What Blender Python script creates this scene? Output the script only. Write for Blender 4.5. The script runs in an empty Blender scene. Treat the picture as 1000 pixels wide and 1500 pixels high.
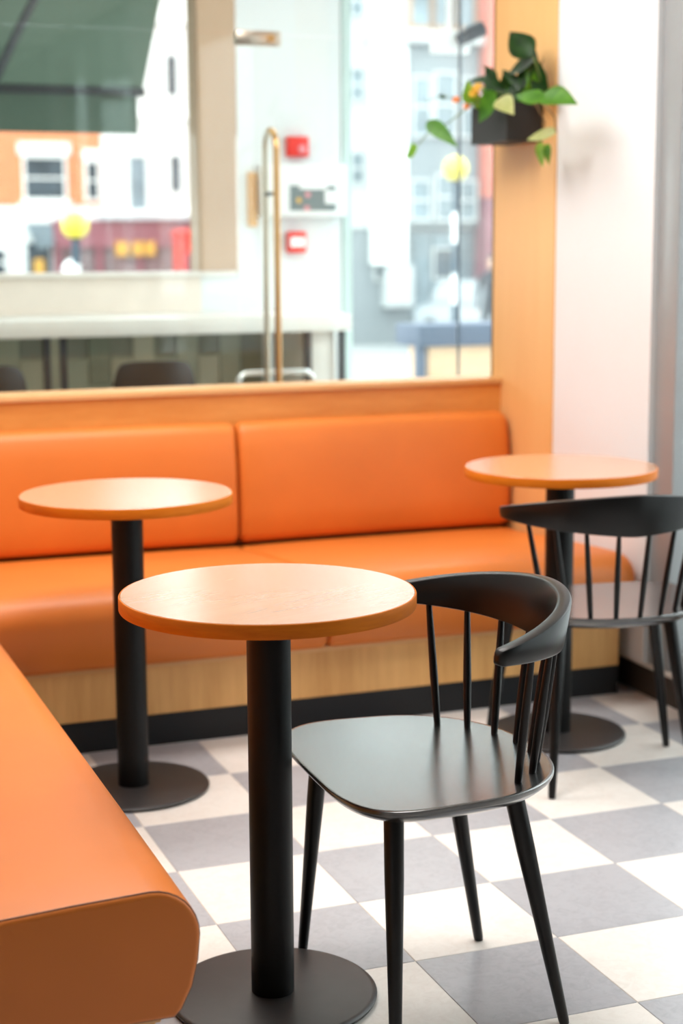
import bpy, bmesh, math, random
from mathutils import Vector, Matrix
random.seed(7)
scene = bpy.context.scene
COL = scene.collection
PI = math.pi

# ------------------------------------------------------------------ camera
def make_camera():
    cd = bpy.data.cameras.new('camera')
    ob = bpy.data.objects.new('camera', cd)
    COL.objects.link(ob)
    pitch, roll, yaw = 0.1611, -0.0056, -0.3597
    cy, sy = math.cos(yaw), math.sin(yaw)
    fw0 = Vector((-sy, cy, 0)); rt0 = Vector((cy, sy, 0)); up0 = Vector((0, 0, 1))
    fw = fw0 * math.cos(pitch) - up0 * math.sin(pitch)
    up = up0 * math.cos(pitch) + fw0 * math.sin(pitch)
    rt = rt0 * math.cos(roll) + up * math.sin(roll)
    up = up * math.cos(roll) - rt0 * math.sin(roll)
    m = Matrix((rt, up, -fw)).transposed().to_4x4()
    m.translation = Vector((-1.4844, -3.0538, 1.3559))
    ob.matrix_world = m
    cd.sensor_fit = 'VERTICAL'; cd.sensor_height = 36.0; cd.sensor_width = 24.0
    cd.lens = 2426.97 / 1500 * 36
    cd.clip_start = 0.05; cd.clip_end = 500
    cd.dof.use_dof = True; cd.dof.focus_distance = 2.83; cd.dof.aperture_fstop = 3.0
    scene.camera = ob
make_camera()

# ------------------------------------------------------------------ world, lights, exposure
world = bpy.data.worlds.new('overcast_sky'); scene.world = world
world.use_nodes = True
bg = world.node_tree.nodes['Background']
bg.inputs[0].default_value = (0.93, 0.97, 1.0, 1)
bg.inputs[1].default_value = 3.5

def area_light(name, loc, rot, sx, sy, power, color=(1, 1, 1), portal=False):
    ld = bpy.data.lights.new(name, 'AREA'); ld.shape = 'RECTANGLE'
    ld.size = sx; ld.size_y = sy; ld.energy = power; ld.color = color
    o = bpy.data.objects.new(name, ld); COL.objects.link(o)
    o.location = loc; o.rotation_euler = rot
    if portal: ld.cycles.is_portal = True
    return o
# unseen fill lights added under the ceiling, above the seating
for i, (lx, ly) in enumerate(((-0.45, 1.5), (-0.6, 0.0))):
    area_light('ceiling_fill_light', (lx, ly, 2.86), (0, 0, 0), 1.6, 0.7, (33, 34)[i], (1.0, 0.97, 0.93))
# fill light added to brighten the counter room behind the ledge
area_light('ceiling_fill_light', (0.3, 3.35, 2.86), (0, 0, 0), 1.6, 0.25, 7, (1.0, 0.95, 0.88))
# sampling portals in the street window
area_light('window_portal', (1.20, -0.37, 1.5), (0, PI / 2, 0), 2.7, 2.85, 1, portal=True)

vs = scene.view_settings
vs.view_transform = 'Standard'; vs.look = 'None'; vs.exposure = 0.62; vs.gamma = 1.0
vs.use_curve_mapping = False
scene.cycles.max_bounces = 10; scene.cycles.diffuse_bounces = 6
scene.cycles.glossy_bounces = 4; scene.cycles.transparent_max_bounces = 16
scene.cycles.caustics_reflective = False; scene.cycles.caustics_refractive = False

# ------------------------------------------------------------------ materials
def srgb(r, g, b):
    f = lambda c: c / 255 / 12.92 if c / 255 <= 0.04045 else ((c / 255 + 0.055) / 1.055) ** 2.4
    return (f(r), f(g), f(b), 1)

class Mat:
    def __init__(s, name):
        s.m = bpy.data.materials.new(name); s.m.use_nodes = True
        s.nt = s.m.node_tree; s.b = s.nt.nodes['Principled BSDF']
        s.out = s.nt.nodes['Material Output']
    def n(s, t, **kw):
        nd = s.nt.nodes.new(t)
        for k, v in kw.items(): setattr(nd, k, v)
        return nd
    def l(s, a, b): s.nt.links.new(a, b)
    def coords(s, scale=(1, 1, 1), kind='Object'):
        tc = s.n('ShaderNodeTexCoord'); mp = s.n('ShaderNodeMapping')
        mp.inputs['Scale'].default_value = scale
        s.l(tc.outputs[kind], mp.inputs[0]); return mp.outputs[0]
    def noise(s, vec, scale, detail=4, rough=0.55, dist=0):
        nz = s.n('ShaderNodeTexNoise')
        nz.inputs['Scale'].default_value = scale; nz.inputs['Detail'].default_value = detail
        nz.inputs['Roughness'].default_value = rough; nz.inputs['Distortion'].default_value = dist
        s.l(vec, nz.inputs['Vector']); return nz.outputs[0]
    def ramp(s, fac, stops):
        r = s.n('ShaderNodeValToRGB'); e = r.color_ramp.elements
        while len(e) < len(stops): e.new(0.5)
        for q, (p, c) in zip(e, stops): q.position = p; q.color = c
        s.l(fac, r.inputs[0]); return r.outputs[0]
    def bump(s, h, strength, dist=0.01):
        b = s.n('ShaderNodeBump'); b.inputs['Strength'].default_value = strength
        b.inputs['Distance'].default_value = dist
        s.l(h, b.inputs['Height']); s.l(b.outputs[0], s.b.inputs['Normal'])

def plain(name, col, rough=0.5, metal=0.0, spec=0.5, vary=0.04, nscale=6.0, bump=0.0):
    k = Mat(name); v = k.coords()
    z = k.noise(v, nscale)
    a = tuple(max(0, c * (1 - vary)) for c in col[:3]) + (1,)
    b = tuple(min(1, c * (1 + vary)) for c in col[:3]) + (1,)
    k.l(k.ramp(z, [(0.3, a), (0.7, b)]), k.b.inputs['Base Color'])
    k.b.inputs['Roughness'].default_value = rough; k.b.inputs['Metallic'].default_value = metal
    k.b.inputs['Specular IOR Level'].default_value = spec
    if bump: k.bump(k.noise(v, nscale * 20, 3), bump, 0.002)
    return k.m

def wood(name, light, dark, scale=(1, 1, 1), rough=0.4, grain=26.0, coat=0.0, bump=0.05, spec=0.5):
    k = Mat(name); v = k.coords(scale)
    broad = k.noise(v, grain * 0.18, 3, 0.5, 0.6)
    fine = k.noise(v, grain, 6, 0.65, 0.3)
    mix = k.n('ShaderNodeMath', operation='MULTIPLY_ADD')
    mix.inputs[1].default_value = 0.55; k.l(broad, mix.inputs[0])
    m2 = k.n('ShaderNodeMath', operation='MULTIPLY'); m2.inputs[1].default_value = 0.45
    k.l(fine, m2.inputs[0]); k.l(m2.outputs[0], mix.inputs[2])
    mid = tuple((a + b) / 2 for a, b in zip(light, dark))
    k.l(k.ramp(mix.outputs[0], [(0.34, dark), (0.5, mid), (0.66, light)]), k.b.inputs['Base Color'])
    k.b.inputs['Roughness'].default_value = rough
    k.b.inputs['Specular IOR Level'].default_value = spec
    k.b.inputs['Coat Weight'].default_value = coat; k.b.inputs['Coat Roughness'].default_value = 0.24
    if bump: k.bump(fine, bump, 0.001)
    return k.m

def leather(name, col):
    k = Mat(name); v = k.coords()
    z = k.noise(v, 3.0, 3)
    a = tuple(c * 0.94 for c in col[:3]) + (1,); b = tuple(min(1, c * 1.06) for c in col[:3]) + (1,)
    k.l(k.ramp(z, [(0.3, a), (0.7, b)]), k.b.inputs['Base Color'])
    k.b.inputs['Roughness'].default_value = 0.45
    k.b.inputs['Specular IOR Level'].default_value = 0.42
    vo = k.n('ShaderNodeTexVoronoi'); vo.inputs['Scale'].default_value = 420; k.l(v, vo.inputs['Vector'])
    k.bump(vo.outputs[0], 0.06, 0.001)
    return k.m

def tile_mat(name, col, vein, rough):
    k = Mat(name); tc = k.n('ShaderNodeTexCoord')
    oi = k.n('ShaderNodeObjectInfo')
    geo = k.n('ShaderNodeNewGeometry')
    z1 = k.noise(geo.outputs['Position'], 38, 8, 0.68, 1.2)
    z2 = k.noise(geo.outputs['Position'], 5, 3)
    ad = k.n('ShaderNodeMath', operation='MULTIPLY_ADD'); ad.inputs[1].default_value = 0.7
    k.l(z1, ad.inputs[0])
    m = k.n('ShaderNodeMath', operation='MULTIPLY'); m.inputs[1].default_value = 0.3
    k.l(z2, m.inputs[0]); k.l(m.outputs[0], ad.inputs[2])
    k.l(k.ramp(ad.outputs[0], [(0.36, vein), (0.55, col)]), k.b.inputs['Base Color'])
    k.b.inputs['Roughness'].default_value = rough
    k.b.inputs['Specular IOR Level'].default_value = 0.5
    k.bump(z1, 0.04, 0.001)
    return k.m

def thin_glass(name, tint=(0.96, 0.99, 0.98, 1), refl=0.07):
    k = Mat(name); k.nt.nodes.remove(k.b)
    tr = k.n('ShaderNodeBsdfTransparent'); tr.inputs[0].default_value = tint
    gl = k.n('ShaderNodeBsdfGlossy'); gl.inputs['Roughness'].default_value = 0.02
    fr = k.n('ShaderNodeLayerWeight'); fr.inputs[0].default_value = 0.15
    mm = k.n('ShaderNodeMath', operation='MULTIPLY_ADD'); mm.inputs[1].default_value = 0.35; mm.inputs[2].default_value = refl * 0.4
    k.l(fr.outputs['Fresnel'], mm.inputs[0])
    mx = k.n('ShaderNodeMixShader'); k.l(mm.outputs[0], mx.inputs[0])
    k.l(tr.outputs[0], mx.inputs[1]); k.l(gl.outputs[0], mx.inputs[2]); k.l(mx.outputs[0], k.out.inputs[0])
    return k.m

def brick_mat(name, c1, c2, mortar, scale=1.0):
    k = Mat(name); tc = k.n('ShaderNodeTexCoord')
    br = k.n('ShaderNodeTexBrick'); br.inputs['Scale'].default_value = scale
    mp = k.n('ShaderNodeMapping'); mp.inputs['Rotation'].default_value = (PI / 2, 0, 0)
    k.l(tc.outputs['Object'], mp.inputs[0]); k.l(mp.outputs[0], br.inputs['Vector'])
    br.inputs['Color1'].default_value = c1; br.inputs['Color2'].default_value = c2; br.inputs['Mortar'].default_value = mortar
    br.inputs['Brick Width'].default_value = 0.225; br.inputs['Row Height'].default_value = 0.075; br.inputs['Mortar Size'].default_value = 0.006
    k.l(br.outputs['Color'], k.b.inputs['Base Color']); k.b.inputs['Roughness'].default_value = 0.85
    return k.m

def fabric(name, col, trans):
    k = Mat(name)
    tl = k.n('ShaderNodeBsdfTranslucent'); tl.inputs[0].default_value = trans
    mx = k.n('ShaderNodeMixShader'); mx.inputs[0].default_value = 0.35
    v = k.coords(); z = k.noise(v, 30)
    k.l(k.ramp(z, [(0.3, tuple(c * .9 for c in col[:3]) + (1,)), (0.7, col)]), k.b.inputs['Base Color'])
    k.b.inputs['Roughness'].default_value = 0.8
    k.l(k.b.outputs[0], mx.inputs[1]); k.l(tl.outputs[0], mx.inputs[2]); k.l(mx.outputs[0], k.out.inputs[0])
    return k.m

def leaf_mat(name, c1, c2):
    k = Mat(name); v = k.coords()
    z = k.noise(v, 28, 3)
    k.l(k.ramp(z, [(0.35, c1), (0.65, c2)]), k.b.inputs['Base Color'])
    k.b.inputs['Roughness'].default_value = 0.32
    tl = k.n('ShaderNodeBsdfTranslucent'); tl.inputs[0].default_value = c2
    mx = k.n('ShaderNodeMixShader'); mx.inputs[0].default_value = 0.3
    k.l(k.b.outputs[0], mx.inputs[1]); k.l(tl.outputs[0], mx.inputs[2]); k.l(mx.outputs[0], k.out.inputs[0])
    return k.m

M = {}
M['leather'] = leather('orange_leather', (0.65, 0.178, 0.026, 1))
M['seam'] = plain('seam_thread', (0.10, 0.03, 0.01, 1), 0.7)
M['top'] = wood('table_top_laminate', (0.60, 0.275, 0.125, 1), (0.55, 0.235, 0.10, 1), (1, 7, 1), 0.22, 14, 1.0, 0.0)
M['edge'] = wood('table_edge_wood', (0.70, 0.19, 0.010, 1), (0.54, 0.13, 0.006, 1), (1, 1, 9), 0.55, 20, spec=0.12)
M['ledge'] = wood('ledge_wood', (0.74, 0.32, 0.075, 1), (0.61, 0.225, 0.04, 1), (1, 6, 6), 0.42, 9)
M['panel'] = wood('bench_panel_wood', (0.76, 0.43, 0.155, 1), (0.58, 0.29, 0.085, 1), (8, 8, 0.7), 0.5, 7)
M['lip'] = wood('bench_lip_wood', (0.72, 0.44, 0.20, 1), (0.62, 0.34, 0.13, 1), (1, 8, 8), 0.45, 9)
M['pillar'] = wood('pillar_veneer', (0.80, 0.48, 0.19, 1), (0.75, 0.42, 0.155, 1), (5, 5, 0.5), 0.5, 5)
M['black_metal'] = plain('black_powder_coat', (0.004, 0.0036, 0.0035, 1), 0.45, 0, 0.22, 0.1, 40, 0.05)
M['base_metal'] = plain('dark_base_plate', (0.030, 0.027, 0.027, 1), 0.42, 0, 0.5, 0.12, 30, 0.05)
M['black_wood'] = plain('black_lacquered_wood', (0.004, 0.0037, 0.0037, 1), 0.30, 0, 0.32, 0.1, 30, 0.03)
M['seat_lacquer'] = plain('black_seat_raised_sheen', (0.004, 0.004, 0.0042, 1), 0.26, 0, 1.0, 0.1, 30, 0.02)  # same lacquer as the chair; specular and coat raised to brighten the sheen
_b = M['seat_lacquer'].node_tree.nodes['Principled BSDF']; _b.inputs['Coat Weight'].default_value = 1.0; _b.inputs['Coat Roughness'].default_value = 0.24
M['kick'] = plain('black_kick_board', (0.007, 0.0075, 0.009, 1), 0.5, 0, 0.35)
M['tile_white'] = tile_mat('cream_tile', (0.82, 0.765, 0.715, 1), (0.755, 0.69, 0.635, 1), 0.38)
M['tile_grey'] = tile_mat('grey_tile', (0.43, 0.425, 0.45, 1), (0.36, 0.355, 0.38, 1), 0.34)
M['grout'] = plain('pale_grout', (0.66, 0.60, 0.54, 1), 0.8)
M['white_wall'] = plain('white_plaster', (0.755, 0.79, 0.81, 1), 0.7, 0, 0.3, 0.015, 3, 0.02)
M['grey_paint'] = plain('grey_paint', (0.42, 0.42, 0.41, 1), 0.7)
M['dark_absorber'] = plain('light_cutting_dark', (0.09, 0.085, 0.08, 1), 0.7)  # unseen walls darkened to cut light bounced from behind the camera
M['ceiling'] = plain('ceiling_white', (0.85, 0.84, 0.82, 1), 0.8)
M['beige'] = plain('beige_plaster', (0.53, 0.37, 0.255, 1), 0.7, 0, 0.3, 0.03, 2)
M['alu'] = plain('grey_window_frame', (0.36, 0.38, 0.39, 1), 0.4, 0.3)
M['sill_dark'] = plain('dark_brown_sill', (0.045, 0.035, 0.028, 1), 0.6)
M['sill_light'] = plain('pale_sill', (0.75, 0.72, 0.67, 1), 0.6)
M['glass'] = thin_glass('clear_glass')
M['glass_edge'] = plain('glass_edge_green', (0.50, 0.62, 0.60, 1), 0.15)
M['steel'] = plain('brushed_steel', (0.62, 0.56, 0.47, 1), 0.28, 1.0)
M['bronze'] = plain('warm_bronze', (0.60, 0.38, 0.17, 1), 0.3, 1.0)
M['chrome'] = plain('pale_chrome', (0.85, 0.86, 0.86, 1), 0.15, 0.7)
M['counter'] = plain('white_counter', (0.84, 0.81, 0.77, 1), 0.35)
M['upstand'] = plain('cream_upstand', (0.84, 0.76, 0.69, 1), 0.6)
M['glaze1'] = plain('green_grey_tile', (0.42, 0.45, 0.36, 1), 0.3)
M['glaze2'] = plain('dark_green_tile', (0.25, 0.28, 0.22, 1), 0.3)
M['glaze3'] = plain('olive_grey_tile', (0.52, 0.52, 0.41, 1), 0.3)
M['tgrout'] = plain('dark_grout', (0.30, 0.31, 0.26, 1), 0.8)
M['stool_dark'] = plain('charcoal_shell', (0.022, 0.018, 0.018, 1), 0.5)
M['red'] = plain('alarm_red', (0.80, 0.03, 0.02, 1), 0.4)
M['white_plastic'] = plain('white_plastic', (0.85, 0.86, 0.87, 1), 0.4)
M['grey_plastic'] = plain('grey_panel_face', (0.16, 0.20, 0.21, 1), 0.4)
M['amber'] = plain('amber_button', (0.75, 0.42, 0.08, 1), 0.4)
M['pink'] = plain('pink_button', (0.80, 0.30, 0.34, 1), 0.4)
M['pot'] = plain('matte_black_pot', (0.014, 0.012, 0.011, 1), 0.6)
M['soil'] = plain('potting_soil', (0.03, 0.02, 0.012, 1), 0.9, vary=0.4, nscale=60)
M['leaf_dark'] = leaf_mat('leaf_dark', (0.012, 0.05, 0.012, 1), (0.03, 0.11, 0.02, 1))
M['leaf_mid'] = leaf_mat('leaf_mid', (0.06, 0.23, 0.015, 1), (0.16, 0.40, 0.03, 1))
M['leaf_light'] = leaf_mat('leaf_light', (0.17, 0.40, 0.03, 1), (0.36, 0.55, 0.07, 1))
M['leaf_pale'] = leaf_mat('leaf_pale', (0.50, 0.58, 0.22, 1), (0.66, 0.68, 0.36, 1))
M['stem'] = plain('green_stem', (0.13, 0.19, 0.04, 1), 0.6)
M['twig'] = plain('brown_twig', (0.20, 0.11, 0.04, 1), 0.7)
M['petal_y'] = plain('yellow_petal', (0.85, 0.50, 0.02, 1), 0.5)
M['petal_o'] = plain('orange_petal', (0.85, 0.26, 0.015, 1), 0.5)
M['brick'] = brick_mat('orange_brick', (0.72, 0.25, 0.10, 1), (0.66, 0.20, 0.08, 1), (0.66, 0.38, 0.26, 1))
M['brick_red'] = brick_mat('red_brick', (0.62, 0.16, 0.10, 1), (0.54, 0.12, 0.08, 1), (0.58, 0.32, 0.26, 1))
M['stucco'] = plain('white_stucco', (0.82, 0.82, 0.80, 1), 0.8, nscale=0.7)
M['stucco_grey'] = plain('pale_grey_stucco', (0.60, 0.63, 0.65, 1), 0.8, nscale=0.7)
M['bay_grey_shaded'] = plain('shade_toned_grey_bay', (0.22, 0.24, 0.255, 1), 0.8, nscale=0.7)  # grey bay, darkened further with street shade put into the colour
M['stucco_shaded'] = plain('shade_toned_stucco', (0.47, 0.48, 0.48, 1), 0.8, nscale=0.7)  # stucco of the right-hand building, its shade put into the colour
M['win_dark'] = plain('street_window_glass', (0.05, 0.065, 0.08, 1), 0.12, vary=0.5, nscale=1.2)
M['win_mid'] = plain('mid_window_glass', (0.16, 0.20, 0.225, 1), 0.15, vary=0.4, nscale=1.2)
M['win_pale'] = plain('pale_window_glass', (0.26, 0.32, 0.36, 1), 0.12, vary=0.3, nscale=1.2)
M['brown_frame'] = plain('brown_frame', (0.36, 0.22, 0.14, 1), 0.6)
M['shop_pink'] = plain('faded_crimson_shopfront', (0.27, 0.10, 0.12, 1), 0.5, vary=0.15, nscale=1.0)
M['shop_glass'] = plain('shop_display_glass', (0.24, 0.17, 0.175, 1), 0.15, vary=0.4, nscale=1.5)
M['post_red'] = plain('bright_red_paint', (0.80, 0.035, 0.02, 1), 0.4)
M['asphalt'] = plain('pale_asphalt', (0.27, 0.28, 0.285, 1), 0.85, vary=0.1, nscale=1.5)  # road tone lowered as well, street shade put into the colour
M['paving'] = plain('pale_paving', (0.50, 0.505, 0.50, 1), 0.8, vary=0.08, nscale=1.5)
M['globe'] = plain('yellow_globe', (0.88, 0.68, 0.06, 1), 0.3)
M['pole_w'] = plain('pole_white', (0.8, 0.8, 0.8, 1), 0.4)
M['pole_b'] = plain('pole_blue_black', (0.03, 0.06, 0.09, 1), 0.4)
M['awning'] = fabric('green_awning_fabric', (0.13, 0.165, 0.13, 1), (0.13, 0.17, 0.13, 1))
M['valance'] = fabric('green_valance_fabric', (0.15, 0.20, 0.16, 1), (0.13, 0.18, 0.14, 1))
M['dark_metal'] = plain('dark_awning_metal', (0.03, 0.03, 0.035, 1), 0.45)
M['slate'] = plain('slate_blue_panel', (0.075, 0.10, 0.16, 1), 0.6)
M['pale_wood'] = wood('pale_planter_wood', (0.80, 0.52, 0.32, 1), (0.70, 0.42, 0.24, 1), (1, 1, 6), 0.6, 8)
M['car'] = plain('silver_car_paint', (0.45, 0.48, 0.51, 1), 0.25, 0.4)
M['rubber'] = plain('tyre_rubber', (0.02, 0.02, 0.02, 1), 0.8)
M['lamp_white'] = plain('headlamp', (0.85, 0.86, 0.88, 1), 0.2)
M['coat'] = plain('dark_coat_cloth', (0.03, 0.032, 0.04, 1), 0.8)
M['skin'] = plain('skin', (0.55, 0.33, 0.24, 1), 0.6)
M['hair'] = plain('dark_hair', (0.03, 0.02, 0.015, 1), 0.6)

# ------------------------------------------------------------------ mesh helpers
def link(o, parent=None):
    COL.objects.link(o)
    if parent is not None: o.parent = parent
    return o
def tag(o, label, cat, group=None):
    o['label'] = label; o['category'] = cat
    if group: o['group'] = group
    return o
def thing(name, label, cat, loc=(0, 0, 0), rz=0.0, group=None):
    o = bpy.data.objects.new(name, None); o.empty_display_size = 0.1
    link(o); o.location = loc; o.rotation_euler = (0, 0, rz)
    return tag(o, label, cat, group)
def mesh_obj(name, bm, mat, parent=None, smooth=True, angle=40, loc=None):
    bmesh.ops.recalc_face_normals(bm, faces=bm.faces)
    me = bpy.data.meshes.new(name); bm.to_mesh(me); bm.free()
    mats = mat if isinstance(mat, (list, tuple)) else [mat]
    for q in mats: me.materials.append(q)
    if smooth:
        me.polygons.foreach_set('use_smooth', [True] * len(me.polygons))
        try: me.set_sharp_from_angle(angle=math.radians(angle))
        except Exception: pass
    o = bpy.data.objects.new(name, me); link(o, parent)
    if loc: o.location = loc
    return o
def struct(o, label=None):
    o['kind'] = 'structure'
    if label: o['label'] = label
    return o
def box(bm, x0, x1, y0, y1, z0, z1, bev=0.0, seg=2):
    t = bmesh.new()
    bmesh.ops.create_cube(t, size=1)
    for v in t.verts:
        v.co = Vector(((x0 + x1) / 2 + v.co.x * (x1 - x0), (y0 + y1) / 2 + v.co.y * (y1 - y0), (z0 + z1) / 2 + v.co.z * (z1 - z0)))
    if bev: bmesh.ops.bevel(t, geom=list(t.edges), offset=bev, segments=seg, profile=0.5, affect='EDGES')
    me = bpy.data.meshes.new('t'); t.to_mesh(me); t.free(); bm.from_mesh(me); bpy.data.meshes.remove(me)
def bx(name, x0, x1, y0, y1, z0, z1, mat, parent=None, bev=0.0, seg=2):
    bm = bmesh.new(); box(bm, x0, x1, y0, y1, z0, z1, bev, seg)
    return mesh_obj(name, bm, mat, parent)
def lathe(bm, prof, n=48, c=(0, 0), cap=True):
    rings = []
    for r, z in prof:
        rings.append([bm.verts.new((c[0] + r * math.cos(2 * PI * i / n), c[1] + r * math.sin(2 * PI * i / n), z)) for i in range(n)])
    for a, b in zip(rings, rings[1:]):
        for i in range(n): bm.faces.new((a[i], a[(i + 1) % n], b[(i + 1) % n], b[i]))
    if cap:
        bm.faces.new(rings[0][::-1]); bm.faces.new(rings[-1])
def tube(bm, pts, radii, n=12, cap=True):
    pts = [Vector(p) for p in pts]
    if not hasattr(radii, '__len__'): radii = [radii] * len(pts)
    prev = None; rings = []
    for i, p in enumerate(pts):
        a = pts[max(0, i - 1)]; b = pts[min(len(pts) - 1, i + 1)]
        t = (b - a).normalized()
        if prev is None:
            u = t.orthogonal().normalized()
        else:
            u = (prev - t * prev.dot(t)).normalized()
        prev = u; w = t.cross(u)
        rings.append([bm.verts.new(p + (u * math.cos(2 * PI * k / n) + w * math.sin(2 * PI * k / n)) * radii[i]) for k in range(n)])
    for a, b in zip(rings, rings[1:]):
        for k in range(n): bm.faces.new((a[k], a[(k + 1) % n], b[(k + 1) % n], b[k]))
    if cap: bm.faces.new(rings[0][::-1]); bm.faces.new(rings[-1])
def ball(bm, c, r, n=20, sx=1, sy=1, sz=1):
    m = Matrix.Translation(c) @ Matrix.Diagonal((sx, sy, sz, 1))
    bmesh.ops.create_uvsphere(bm, u_segments=n, v_segments=max(8, n // 2), radius=r, matrix=m)
def copy_tree(o, parent=None):
    c = o.copy(); link(c, parent)
    for ch in o.children: copy_tree(ch, c)
    return c

# ================================================================== THE ROOM
T = 0.305
# floor: checkerboard tiles lying in a grout bed
floor = bx('floor', -1.75, 1.09, -4.3, 2.30, -0.12, -0.0015, M['grout']); struct(floor)
bmt = bmesh.new(); box(bmt, 0.0006, T - 0.0006, 0.0006, T - 0.0006, -0.006, 0.0, 0.0008, 1)
tile_me = {}
for key in ('tile_white', 'tile_grey'):
    me = bpy.data.meshes.new('floor_tile'); bmt.to_mesh(me); me.materials.append(M[key]); tile_me[key] = me
bmt.free()
for i in range(-4, 4):
    for j in range(-4, 5):
        o = bpy.data.objects.new('floor_tile', tile_me['tile_grey' if (i + j) % 2 else 'tile_white'])
        link(o, floor); o.location = (i * T, j * T, 0)
        if i == 3: o.scale.x = (1.088 - 3 * T) / T
bm = bmesh.new(); idx = []
for i in range(-6, 4):
    for j in range(-15, 7):
        if -4 <= i < 4 and -4 <= j < 5: continue
        n0 = len(bm.faces)
        x1 = min(1.088, (i + 1) * T - 0.0006)
        box(bm, max(-1.748, i * T + 0.0006), x1, max(-4.29, j * T + 0.0006), (j + 1) * T - 0.0006, -0.006, 0.0)
        idx += [((i + j) % 2)] * 6
bm.faces.ensure_lookup_table()
for f, k in zip(bm.faces, idx): f.material_index = k
o = mesh_obj('floor_tiles', bm, [M['tile_white'], M['tile_grey']], floor, smooth=False); o['kind'] = 'stuff'
struct(bx('floor', -1.75, 2.3, 2.301, 4.20, -0.12, -0.001, M['sill_light']), 'pale floor of the counter room behind the ledge')

struct(bx('ceiling', -1.95, 2.3, -4.5, 4.35, 2.90, 3.05, M['ceiling']))
struct(bx('wall_left', -1.95, -1.75, -4.5, 4.35, -0.12, 2.90, M['grey_paint']))
struct(bx('wall_front', -1.75, 1.30, -4.5, -4.3, -0.12, 2.90, M['dark_absorber']))

# right side: veneered pier, white column, street window
pier = struct(bx('wall_right', 1.06, 1.32, 1.34, 2.19, -0.12, 2.90, M['white_wall']))
bx('column_face', 1.058, 1.30, 1.150, 1.7415, 0.106, 2.898, M['white_wall'], pier)
bx('veneer_panel', 1.052, 1.061, 1.742, 2.188, 0.0, 2.898, M['pillar'], pier, 0.001, 1)
bx('edge_strip', 1.049, 1.056, 2.186, 2.192, 0.88, 2.898, M['dark_metal'], pier)
struct(bx('baseboard_right', 1.03, 1.0899, 1.326, 1.339, 0, 0.10, M['kick'], None, 0.002, 1))
win = struct(bx('window_1', 1.10, 1.22, -1.78, 1.20, -0.12, 0.085, M['sill_dark']), 'street window with grey metal frame')
bx('sill', 1.075, 1.24, -1.78, 1.33, 0.088, 0.104, M['sill_light'], win, 0.003, 1)
bx('skirting', 1.082, 1.0995, -1.78, 1.325, 0.0, 0.087, M['sill_dark'], win, 0.002, 1)
bx('frame_post', 1.075, 1.20, 1.040, 1.149, 0.105, 2.90, M['alu'], win, 0.004)
for yy in (-0.35, -1.75):
    bx('frame_post', 1.10, 1.20, yy - 0.03, yy + 0.03, 0.105, 2.90, M['alu'], win, 0.004)
bx('frame_rail', 1.10, 1.20, -1.78, 1.039, 0.105, 0.16, M['alu'], win, 0.004)
bx('frame_rail', 1.10, 1.20, -1.78, 1.039, 2.80, 2.90, M['alu'], win, 0.004)
ys = (1.039, -0.32, -0.38, -1.72)
for a, b in zip(ys[0::2], ys[1::2]):
    bx('pane', 1.145, 1.153, b, a, 0.16, 2.80, M['glass'], win)

struct(bx('wall_right', 1.10, 1.32, -4.3, -1.79, -0.12, 2.90, M['dark_absorber']), 'unseen dark wall added to cut light beyond the street window')  # out of view, added to close off light from the right

# back: timber knee wall carrying the ledge
knee = struct(bx('wall_back', -1.75, 1.058, 2.118, 2.235, 0.0, 0.870, M['ledge']), 'timber knee wall behind the banquette')
bx('ledge_cap', -1.75, 1.059, 2.106, 2.245, 0.871, 0.893, M['lip'], knee, 0.004)

# counter room: outer wall with street window, pier and white wall
FY = 4.20
outer = struct(bx('wall_outer', -1.75, 0.575, FY, FY + 0.12, -0.12, 1.21, M['upstand']), 'cream wall below the counter room window')
bx('window_board', -1.75, 0.74, FY - 0.02, FY + 0.14, 1.211, 1.232, M['counter'], outer, 0.003, 1)
struct(bx('trim_1', 0.575, 0.752, FY - 0.01, FY + 0.16, 1.233, 2.90, M['beige'], None, 0.003, 1), 'beige pier at the right end of the counter window')
pw = struct(bx('wall_outer', 0.752, 1.252, FY - 0.002, FY + 0.15, -0.12, 2.90, M['white_wall']), 'white wall carrying the fire alarm panel')
struct(bx('wall_outer', 0.575, 0.752, FY, FY + 0.12, -0.12, 1.21, M['white_wall']), 'white wall under the beige pier')
w2 = struct(bx('window_2', -1.75, 0.575, FY + 0.05, FY + 0.10, 2.82, 2.90, M['alu']), 'counter room window to the street')
bx('pane', -1.74, 0.574, FY + 0.07, FY + 0.078, 1.233, 2.82, M['glass'], w2)
bx('frame_post', -1.745, -1.70, FY + 0.05, FY + 0.10, 1.233, 2.82, M['alu'], w2)
w3 = struct(bx('window_3', 1.255, 1.298, FY - 0.01, FY + 0.07, -0.12, 2.90, M['glass_edge']), 'pale green edged glass beside the entrance')
bx('pane', 1.299, 2.30, FY + 0.02, FY + 0.028, 0.0, 2.90, M['glass'], w3)

# glass screen with the door
GY = 3.0
w4 = struct(bx('window_4', -1.74, 0.380, GY - 0.004, GY + 0.004, 2.125, 2.89, M['glass']), 'glass transom above the door line')
bx('pane', -1.74, 0.380, GY - 0.004, GY + 0.004, 0.01, 2.12, M['glass'], w4)
bx('pane', 0.386, 1.29, GY - 0.004, GY + 0.004, 2.125, 2.89, M['glass'], w4)
bx('pane', 1.300, 2.28, GY - 0.004, GY + 0.004, 0.01, 2.89, M['glass'], w4)
bx('glass_edge_strip', 1.2915, 1.2985, GY - 0.005, GY + 0.005, 0.01, 2.89, M['pole_b'], w4)
d1 = struct(bx('door_1', 0.386, 1.290, GY - 0.005, GY + 0.005, 0.01, 2.118, M['glass'], None, 0.001, 1), 'frameless glass door with a long pull handle')
pf = bx('patch_fitting', 0.384, 0.556, GY - 0.02, GY + 0.02, 2.080, 2.132, M['steel'], d1, 0.003)
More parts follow.
